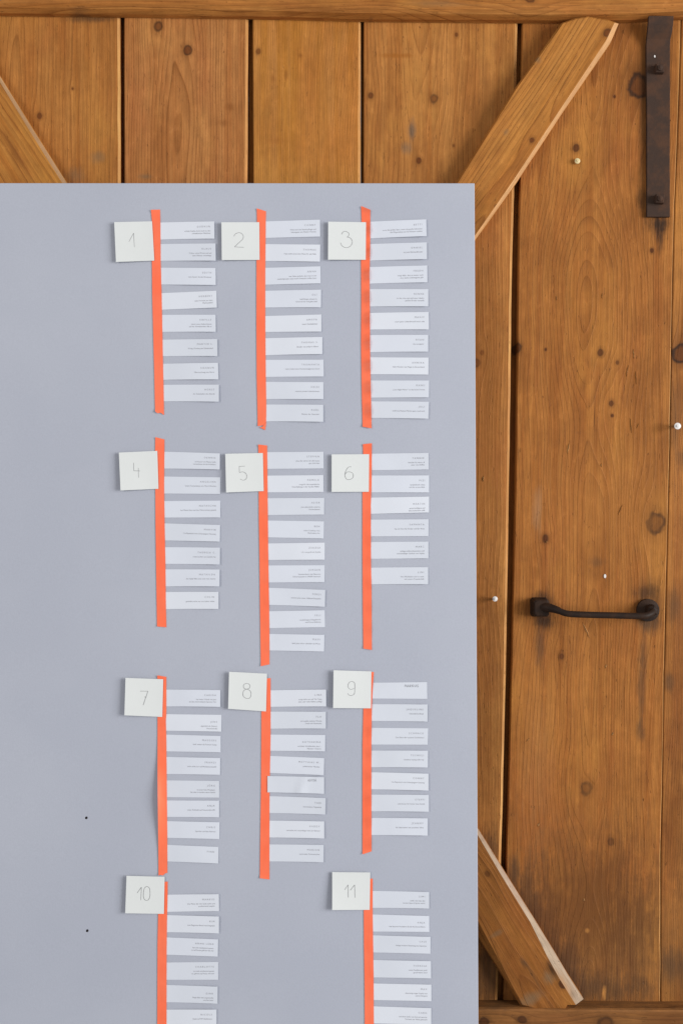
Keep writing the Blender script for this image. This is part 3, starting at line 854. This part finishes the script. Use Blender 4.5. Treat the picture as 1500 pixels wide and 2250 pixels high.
G.append(dict(o=(710, 960, 4.688), card=Q(86, 180, 472, 178, 469, 565, 86, 567), lift=(.0042, .0017, .0017, .0044),
    num=[(1, Q(288, 308, 262, 310, 240, 335, 226, 370, 224, 405, 240, 435, 270, 440, 300, 425, 310, 400, 300, 372, 270, 360, 240, 365, 226, 385))],
    tl=Q(408, 75, 410, 165, 403, 570, 403, 1200, 407, 1800, 412, 2180), tr=Q(500, 65, 497, 500, 489, 700, 491, 1300, 497, 1600, 500, 2195), end='cut', wrinkle=0.6,
    strips=[Q(500, 173, 1083, 165, 1085, 335, 498, 343), Q(498, 397, 1088, 397, 1088, 572, 498, 571), Q(497, 625, 1088, 615, 1088, 778, 497, 792), Q(497, 852, 1083, 848, 1082, 1022, 497, 1024), Q(497, 1083, 1081, 1078, 1081, 1250, 497, 1256), Q(497, 1347, 1078, 1342, 1078, 1517, 497, 1518)],
    text=[('YANNIK', 'künstler by nature &\neiner von Steffen'), ('PIZI', 'sympathisch schon\nauf den ersten Blick'), ('MARTIN', 'wenn Intelligenz auf\nBescheidenheit trifft'), ('SAMANTA', 'hat ein Herz für Kinder und für Wein'), ('MARC', 'schlagersüdamtskassetten weil\nzweckmäßiger Gedicht von Sophia'), ('LINI', 'Ihre Mindhaken sind so stark\nwie unsere Freundschaft')]))
G.append(dict(o=(250, 1470, 4.893), card=Q(128, 95, 533, 110, 523, 515, 116, 498), lift=(.0056, .0017, .0017, .0066),
    num=[(0, Q(285, 238, 370, 238, 318, 388)), (0, Q(330, 300, 352, 303))],
    tl=Q(470, 68, 472, 520, 472, 1000, 475, 1400, 478, 1700, 483, 2225), tr=Q(567, 85, 567, 480, 561, 560, 566, 700, 569, 1000, 572, 1300, 577, 1800, 578, 2195), end='torn', bulge=(0.56, 0.16, 0.0065),
    strips=[Q(570, 222, 1147, 227, 1146, 407, 570, 402), Q(560, 485, 1158, 493, 1157, 673, 565, 663), Q(568, 705, 1150, 720, 1150, 895, 570, 885), Q(570, 945, 1145, 957, 1143, 1137, 572, 1128),
            Q(573, 1197, 1134, 1203, 1134, 1383, 573, 1377), Q(575, 1413, 1133, 1415, 1133, 1593, 576, 1590), Q(576, 1635, 1138, 1648, 1136, 1828, 577, 1815), Q(577, 1890, 1127, 1913, 1124, 2090, 578, 2068)],
    text=[('CARINA', 'hat mehr Urlaub mit Jens\nals das unvereinbarte Spezies-Tier'), ('JENS', 'eigentlich als Notiert\nUrzuchtwolle'), ('MAEGGES', 'läuft weiter als Forrest Gump'), ('FRANZI', 'steht nicht nur auf Musikantenstadel'),
          ('JÖRG', 'ist zwar kein Musikant,\nhat aber trotzdem einen Stadel'), ('ANJA', 'wenn Ästhetik auf Automobil trifft'), ('CHRIS', 'Sportler auf dem Fahrrad'), ('FINN', '')]))
G.append(dict(o=(480, 1470, 4.688), card=Q(110, 28, 500, 48, 490, 437, 100, 410), lift=(.0056, .0017, .0017, .0052),
    num=[(1, Q(290, 148, 265, 158, 258, 180, 270, 202, 297, 206, 320, 195, 325, 172, 312, 153, 290, 148)), (1, Q(297, 206, 265, 220, 252, 250, 260, 285, 290, 303, 320, 300, 335, 270, 330, 230, 297, 206))],
    tl=Q(447, 104, 442, 430, 440, 900, 437, 1300, 430, 1800, 427, 2155), tr=Q(537, 93, 537, 700, 531, 1000, 526, 1300, 525, 1700, 525, 2168), end='cut',
    strips=[Q(538, 220, 1107, 212, 1108, 385, 538, 390), Q(537, 440, 1104, 441, 1104, 613, 537, 615), Q(537, 675, 1099, 680, 1097, 848, 535, 842), Q(533, 895, 1088, 918, 1084, 1093, 530, 1070), Q(505, 1102, 1087, 1115, 1087, 1285, 505, 1270),
            Q(525, 1310, 1103, 1330, 1099, 1498, 525, 1483), Q(527, 1562, 1088, 1570, 1088, 1745, 525, 1735), Q(525, 1807, 1083, 1813, 1081, 1990, 525, 1982)],
    text=[('LINA', 'sorgt nicht nur auf Tik-Tokis,\ndass sehr viele Höhen schlägt'), ('FLO', 'wir segeln nächste Woche\nnoch vom Bodensee'), ('KATHARINA', 'vorletzte Veröffentlich den 1.\nPlacener Charme'), ('MATTHIAS W.', 'polemischer Wucher'), ('ANNA', None), ('TABI', 'ein kreatives Tagesidee'), ('PADDY', 'versucht sich neuerdings auch als Gärtner'), ('MARION', 'wertvolles Zeitmännchen')],
    hand={4: (918, 1132, 95, 27)}, top={4}))
G.append(dict(o=(710, 1460, 5.115), card=Q(115, 65, 540, 78, 535, 493, 110, 490), lift=(.0060, .0017, .0017, .0056),
    num=[(1, Q(345, 270, 310, 280, 285, 265, 278, 235, 290, 205, 315, 192, 345, 200, 355, 230, 353, 300, 345, 335, 310, 350, 285, 340, 276, 325))],
    tl=Q(468, 80, 450, 490, 440, 900, 440, 1500, 440, 2135), tr=Q(568, 85, 556, 250, 545, 500, 540, 900, 540, 1400, 542, 2100), end='cut', wrinkle=0.7,
    strips=[Q(560, 205, 1165, 198, 1167, 387, 553, 383), Q(550, 447, 1171, 450, 1170, 642, 550, 635), Q(545, 712, 1177, 718, 1173, 902, 545, 900), Q(545, 968, 1175, 970, 1173, 1158, 545, 1155), Q(543, 1212, 1181, 1228, 1181, 1417, 543, 1403), Q(543, 1463, 1185, 1467, 1185, 1655, 543, 1650), Q(545, 1725, 1172, 1730, 1171, 1923, 545, 1917)],
    text=[('MARKUS', None), ('JAQUELINE', 'Schmieliche Braut'), ('SCHMACK', 'Der Mann der tausend Geschichten'), ('TSCHULI', 'Outdoor varing sullo trip'), ('CONNY', 'Co-Papmeisti vom Schampagner-Samstag'), ('STEFFI', 'seit immer für immer best friends'), ('JEANNY', 'die Inkarnation von positiven Vibes')],
    hand={0: (915, 226, 162, 28)}))
G.append(dict(o=(260, 1900, 6.25), card=Q(115, 152, 638, 165, 628, 675, 97, 667), lift=(.0044, .0018, .0018, .0052),
    num=[(0, Q(262, 388, 320, 308, 312, 485)), (1, Q(385, 300, 358, 330, 348, 390, 350, 450, 375, 488, 410, 485, 432, 450, 438, 390, 430, 325, 405, 302, 385, 300))],
    tl=Q(562, 240, 549, 680, 540, 1100, 538, 1600, 535, 2450), tr=Q(680, 232, 679, 400, 670, 800, 665, 1200, 663, 2450), end='cut',
    strips=[Q(678, 412, 1380, 405, 1384, 637, 678, 648), Q(675, 693, 1382, 712, 1382, 943, 672, 927), Q(670, 998, 1372, 1025, 1366, 1262, 668, 1235), Q(668, 1342, 1373, 1335, 1373, 1580, 667, 1580), Q(665, 1652, 1365, 1675, 1362, 1908, 665, 1888), Q(665, 1990, 1348, 1990, 1348, 2222, 665, 2222)],
    text=[('MARKUS', 'Der Mann der den Spaß sucht und\nprofessionell angeht.'), ('KIM', 'vom Beginner-Beach nach Ingolpin'), ('ANNA-LENA', 'hat sich mindestens genau-\nso auf heute gefreut wie wir'), ('CHARLOTTE', 'hat sich mindestens genau\nso gefreut auf heute wie wir'), ('DIRK', 'fängt alles was angezündet\nwerden kann'), ('NICOLE', 'Steak auf MY-Bademixer')]))
G.append(dict(o=(710, 1900, 5.769), card=Q(113, 93, 595, 98, 588, 572, 113, 575), lift=(.0028, .0017, .0017, .0072),
    num=[(0, Q(270, 318, 315, 255, 317, 415)), (0, Q(342, 325, 398, 255, 402, 418))],
    tl=Q(524, 180, 512, 580, 515, 1000, 522, 1500, 527, 2300), tr=Q(626, 176, 625, 550, 630, 900, 637, 1400, 642, 2300), end='cut',
    strips=[Q(628, 332, 1340, 347, 1340, 555, 628, 547), Q(630, 630, 1340, 650, 1342, 852, 632, 847), Q(635, 895, 1358, 915, 1356, 1128, 638, 1112), Q(638, 1208, 1363, 1222, 1365, 1440, 640, 1428), Q(640, 1505, 1368, 1520, 1368, 1730, 642, 1715), Q(642, 1795, 1366, 1818, 1366, 2030, 643, 2010)],
    text=[('SIMI', 'weiß, wie man den\nbesten Aperol Spritz macht'), ('ANJA', 'nur bessere Kontakte als die Küchenschlacht'), ('LAUI', 'bringt bessere Stimmung ins Stammtei'), ('THERESA', 'wenn Familienzeit groß\ngeschrieben wird'), ('MAX', 'überzeugt sogar Sophia von\nseinen Burgern'), ('CARO', 'hat ihren Sohn von fast auf unserer\nTerrasse zur Welt gebracht')]))

NUMW = ['', 'one', 'two', 'three', 'four', 'five', 'six', 'seven', 'eight', 'nine', 'ten', 'eleven']
ORD = ['first', 'second', 'third', 'fourth', 'fifth', 'sixth', 'seventh', 'eighth', 'ninth']
CARD_T = 0.0005


def along(pts, py):
    """x of a left/right tape edge at height py"""
    for (x0, y0), (x1, y1) in zip(pts, pts[1:]):
        if py <= y1:
            return x0 + (x1 - x0) * (py - y0) / (y1 - y0)
    return pts[-1][0]


def bil(q, s, t):
    (ax, ay), (bx, by), (cx, cy), (dx, dy) = q
    x0, y0 = ax + (bx - ax) * s, ay + (by - ay) * s
    x1, y1 = dx + (cx - dx) * s, dy + (cy - dy) * s
    return x0 + (x1 - x0) * t, y0 + (y1 - y0) * t


def flat_mesh(name, vs2, fs, fn, lift):
    """2-D pixels -> thin print lying on a sheet; fn(px,py) gives the sheet's lift there"""
    vs = [B(x, y, fn(x, y) + lift) for x, y in vs2]
    me = bpy.data.meshes.new(name)
    me.from_pydata([tuple(v) for v in vs], [], fs)
    me.update()
    return me


for gi, g in enumerate(G):
    X0, Y0, K = g['o']

    def px(p):
        return (X0 + p[0] / K, Y0 + p[1] / K)

    num = gi + 1
    rnd = random.Random(100 + gi)
    tl = [px(p) for p in g['tl']]
    tr = [px(p) for p in g['tr']]
    y_top = min(tl[0][1], tr[0][1])
    y_bot = max(tl[-1][1], tr[-1][1])

    # ---- name strips
    paper_zones = []
    for si, (q, (nm, desc)) in enumerate(zip(g['strips'], g['text'])):
        on_top = si in g.get('top', ())
        q = [px(p) for p in q]
        (ax, ay), (bx, by), (cx, cy), (dx, dy) = q
        if on_top:
            q2 = q
        else:
            ext = rnd.uniform(8, 12.5)
            k = ext / (bx - ax)
            k2 = ext / (cx - dx)
            q2 = [(ax - ext, ay - (by - ay) * k), (bx, by), (cx, cy), (dx - ext, dy - (cy - dy) * k2)]
            paper_zones.append((q2[0][1], q2[3][1], q2[0][0]))
        L = q2[1][0] - q2[0][0]
        amp = rnd.choice([0.0006, 0.001, 0.0015, 0.0022, 0.0032])
        powr = rnd.uniform(1.3, 2.2)
        tw = rnd.uniform(-0.0009, 0.0016)
        bow = rnd.uniform(-0.0002, 0.0012)
        base = 0.0016 if on_top else 0.0004
        bump = 0.0018 if on_top else 0

        def lift_s(s, t, amp=amp, powr=powr, tw=tw, bow=bow, base=base, bump=bump, on_top=on_top):
            e = max(0.0, (s - 0.12) / 0.88)
            l = base + amp * e ** powr + tw * (t - 0.5) * e + bow * math.sin(math.pi * min(1, e))
            if bump:
                l += bump * math.exp(-((s - 0.62 + 0.1 * (t - .5)) / 0.07) ** 2) * (0.3 + 0.7 * t)
            return max(l, base)

        def fn(s, t, q2=q2, lift_s=lift_s):
            x, y = bil(q2, s, t)
            bowpx = 0.5 * math.sin(math.pi * s)
            return x, y - bowpx * (0.6 if not lift_s(1, .5) < 0.002 else 0), lift_s(s, t)

        me = sheet('name_strip', fn, 16, 4, 0.00022)
        handw = desc is None
        st = link('name_strip', me, rnd.choice(M_STRIP) if not handw else M_STRIP[2])
        if handw:
            lab = 'white paper strip with a handwritten name, %s strip beside the card reading %s' % (ORD[si], NUMW[num])
        elif si == len(g['strips']) - 1 and num not in (10, 11):
            lab = 'white printed paper strip, lowest in the column beside the card reading %s' % NUMW[num]
        elif si == 0:
            lab = 'white printed paper strip, topmost in the column beside the card reading %s' % NUMW[num]
        else:
            lab = 'white printed paper strip, %s from the top beside the card reading %s' % (ORD[si], NUMW[num])
        tag(st, lab, 'paper strip', 'name strips taped to the grey board')

        # printing: a,b = pixels left of the right edge / below the top edge
        def lay(a, b, q2=q2, L=L):
            s = 1 + a / L
            hgt = 0.5 * ((q2[3][1] - q2[0][1]) + (q2[2][1] - q2[1][1]))
            return bil(q2, s, b / hgt), s, b / hgt

        vs2, lifts, fs = [], [], []

        def add(vsx, fsx, ox, oy, sc_, xs=1.0):
            n0 = len(vs2)
            for (x, y) in vsx:
                (qx, qy), s, t = lay(ox + x * sc_ * xs, oy - y * sc_)
                vs2.append((qx, qy))
                lifts.append(lift_s(s, t) + 0.00022 + 0.00010)
            for f in fsx:
                fs.append([i + n0 for i in f])

        if handw:
            hx, hy, hw, hh = g['hand'][si]
            w1 = hw / len(nm)
            for li, ch in enumerate(nm):
                for strk in HAND[ch]:
                    pts = [(hx + w1 * (li + x * 0.78) + rnd.uniform(-1, 1), hy + hh * (y + rnd.uniform(-.05, .05))) for x, y in strk]
                    v2, f2 = ribbon([px(p) for p in pts], 0.62)
                    n0 = len(vs2)
                    for (x, y) in v2:
                        s = (x - q2[0][0]) / L
                        vs2.append((x, y))
                        lifts.append(lift_s(s, 0.3) + 0.0004)
                    fs += [[i + n0 for i in f] for f in f2]
        else:
            low = rnd.uniform(0, 1.2) + (4.5 if (num, si) in ((6, 2), (7, 1), (8, 2), (10, 4), (11, 1)) else 0)
            v1, f1 = text_geo(nm, 1.5)
            add(v1, f1, -9.5, 12.0 + low, 5.3)
            if desc:
                v1, f1 = text_geo(desc, 1.0, 1.22)
                add(v1, f1, -8.8, 21.0 + low, 4.35)
        lm = bpy.data.meshes.new('lettering')
        lm.from_pydata([tuple(B(x, y, l)) for (x, y), l in zip(vs2, lifts)], [], fs)
        lm.update()
        link('lettering', lm, M_HAND if handw else M_INK, st)

    # ---- tape
    wr = 2.0 * g.get('wrinkle', 0.16)
    bul = g.get('bulge')
    fold = [rnd.uniform(0, 6.28) for _ in range(4)]

    def tape_fn(s, t, tl=tl, tr=tr, wr=wr, bul=bul, fold=fold, zones=paper_zones, end=g['end'], K=K):
        # s runs down, t across
        yl = tl[0][1] + (tl[-1][1] - tl[0][1]) * s
        yr = tr[0][1] + (tr[-1][1] - tr[0][1]) * s
        xl, xr = along(tl, yl), along(tr, yr)
        x, y = xl + (xr - xl) * t, yl + (yr - yl) * t
        if end == 'torn' and s > 0.985:
            y += 1.6 * math.sin(t * 9 + fold[0]) * (s - 0.985) / 0.015
        l = 0.0007
        z = 0.0
        for (ya, yb, xa) in zones:
            if ya - 1.5 < y < yb + 1.5:
                k = min(1.0, (y - ya + 1.5) / 3, (yb + 1.5 - y) / 3)
                z = max(z, k * max(0, min(1, (x - xa + 1.5) / 3)))
        l += 0.00022 * z
        l += wr * 0.0011 * (0.5 + 0.5 * math.sin(y * 0.126 + fold[1])) * (0.06 + 0.94 * t) ** 1.6
        l += wr * 0.0003 * t * (0.5 + 0.5 * math.sin(y * 0.41 + t * 3 + fold[2]))
        if bul:
            l += bul[2] * math.exp(-((s - 0.62) / bul[1]) ** 2) * (1 - t) ** 1.5
        ends = max(0.0, 1 - s * 60) + max(0.0, 1 - (1 - s) * 60)
        l += 0.0016 * ends * (1 - t) * (0.4 + 0.6 * abs(math.sin(fold[3])))
        return x, y, l

    me = sheet('tape_line', tape_fn, 150, 6, 0.00012)
    tp = link('tape_line', me, M_TAPE, None)
    tag(tp, 'neon orange tape line running down beside the square card reading %s' % NUMW[num], 'tape', 'orange tape lines on the grey board')
    if g['end'] == 'fold':   # a dog-eared tip folded over itself
        a, b, c_, d_ = px((440, 2200)), px((508, 2150)), px((497, 2228)), px((470, 2196))
        vs = [B(*a, 0.0012), B(*d_, 0.0016), B(*b, 0.0012), B(*c_, 0.0010), B(*a, 0.0010), B(*d_, 0.0014), B(*b, 0.0010), B(*c_, 0.0008)]
        link('folded_tip', mesh('folded_tip', vs, [[0, 1, 2, 3], [4, 7, 6, 5], [0, 3, 7, 4], [1, 0, 4, 5], [2, 1, 5, 6], [3, 2, 6, 7]]), M_TAPE, tp)

    # ---- number card
    cq = [px(p) for p in g['card']]
    l00, l10, l11, l01 = g['lift']

    def card_l(s, t, l00=l00, l10=l10, l11=l11, l01=l01):
        e = (1 - s) ** 1.4
        a = l10 + (l00 - l10) * e
        b = l11 + (l01 - l11) * e
        return 0.82 * (a + (b - a) * t) + 0.0010

    def card_fn(s, t, cq=cq):
        x, y = bil(cq, s, t)
        return x, y, card_l(s, t)

    me = sheet('number_card', card_fn, 10, 10, CARD_T)
    cd = link('number_card', me, M_CARD, None)
    tag(cd, 'square cream paper card with the handwritten number %s' % NUMW[num], 'card', 'numbered square cards on the grey board')
    vs2, fs, lifts = [], [], []
    for curved, pts in g['num']:
        p2 = [px(p) for p in pts]
        p2 = catmull(p2, 6) if curved else catmull([p2[0]] + [tuple(0.5 * (a + b) for a, b in zip(u, v)) for u, v in []] + p2[1:], 1)
        v2, f2 = ribbon(p2, 0.78)
        if not curved:
            v2, f2 = [], []
            for a, b in zip(p2, p2[1:]):
                va, fa = ribbon([a, b], 0.78)
                f2 += [[i + len(v2) for i in f] for f in fa]
                v2 += va
        n0 = len(vs2)
        vs2 += v2
        fs += [[i + n0 for i in f] for f in f2]
    cxs = (cq[0][0], cq[1][0])
    cys = (cq[0][1], cq[3][1])
    pos = [B(x, y, card_l((x - cxs[0]) / (cxs[1] - cxs[0]), (y - cys[0]) / (cys[1] - cys[0])) + CARD_T + 0.0002) for x, y in vs2]
    nm_ = bpy.data.meshes.new('handwritten_number')
    nm_.from_pydata([tuple(v) for v in pos], [], fs)
    nm_.update()
    link('handwritten_number', nm_, M_PEN, cd)

bpy.data.objects.remove(fob)
bpy.data.curves.remove(fcu)
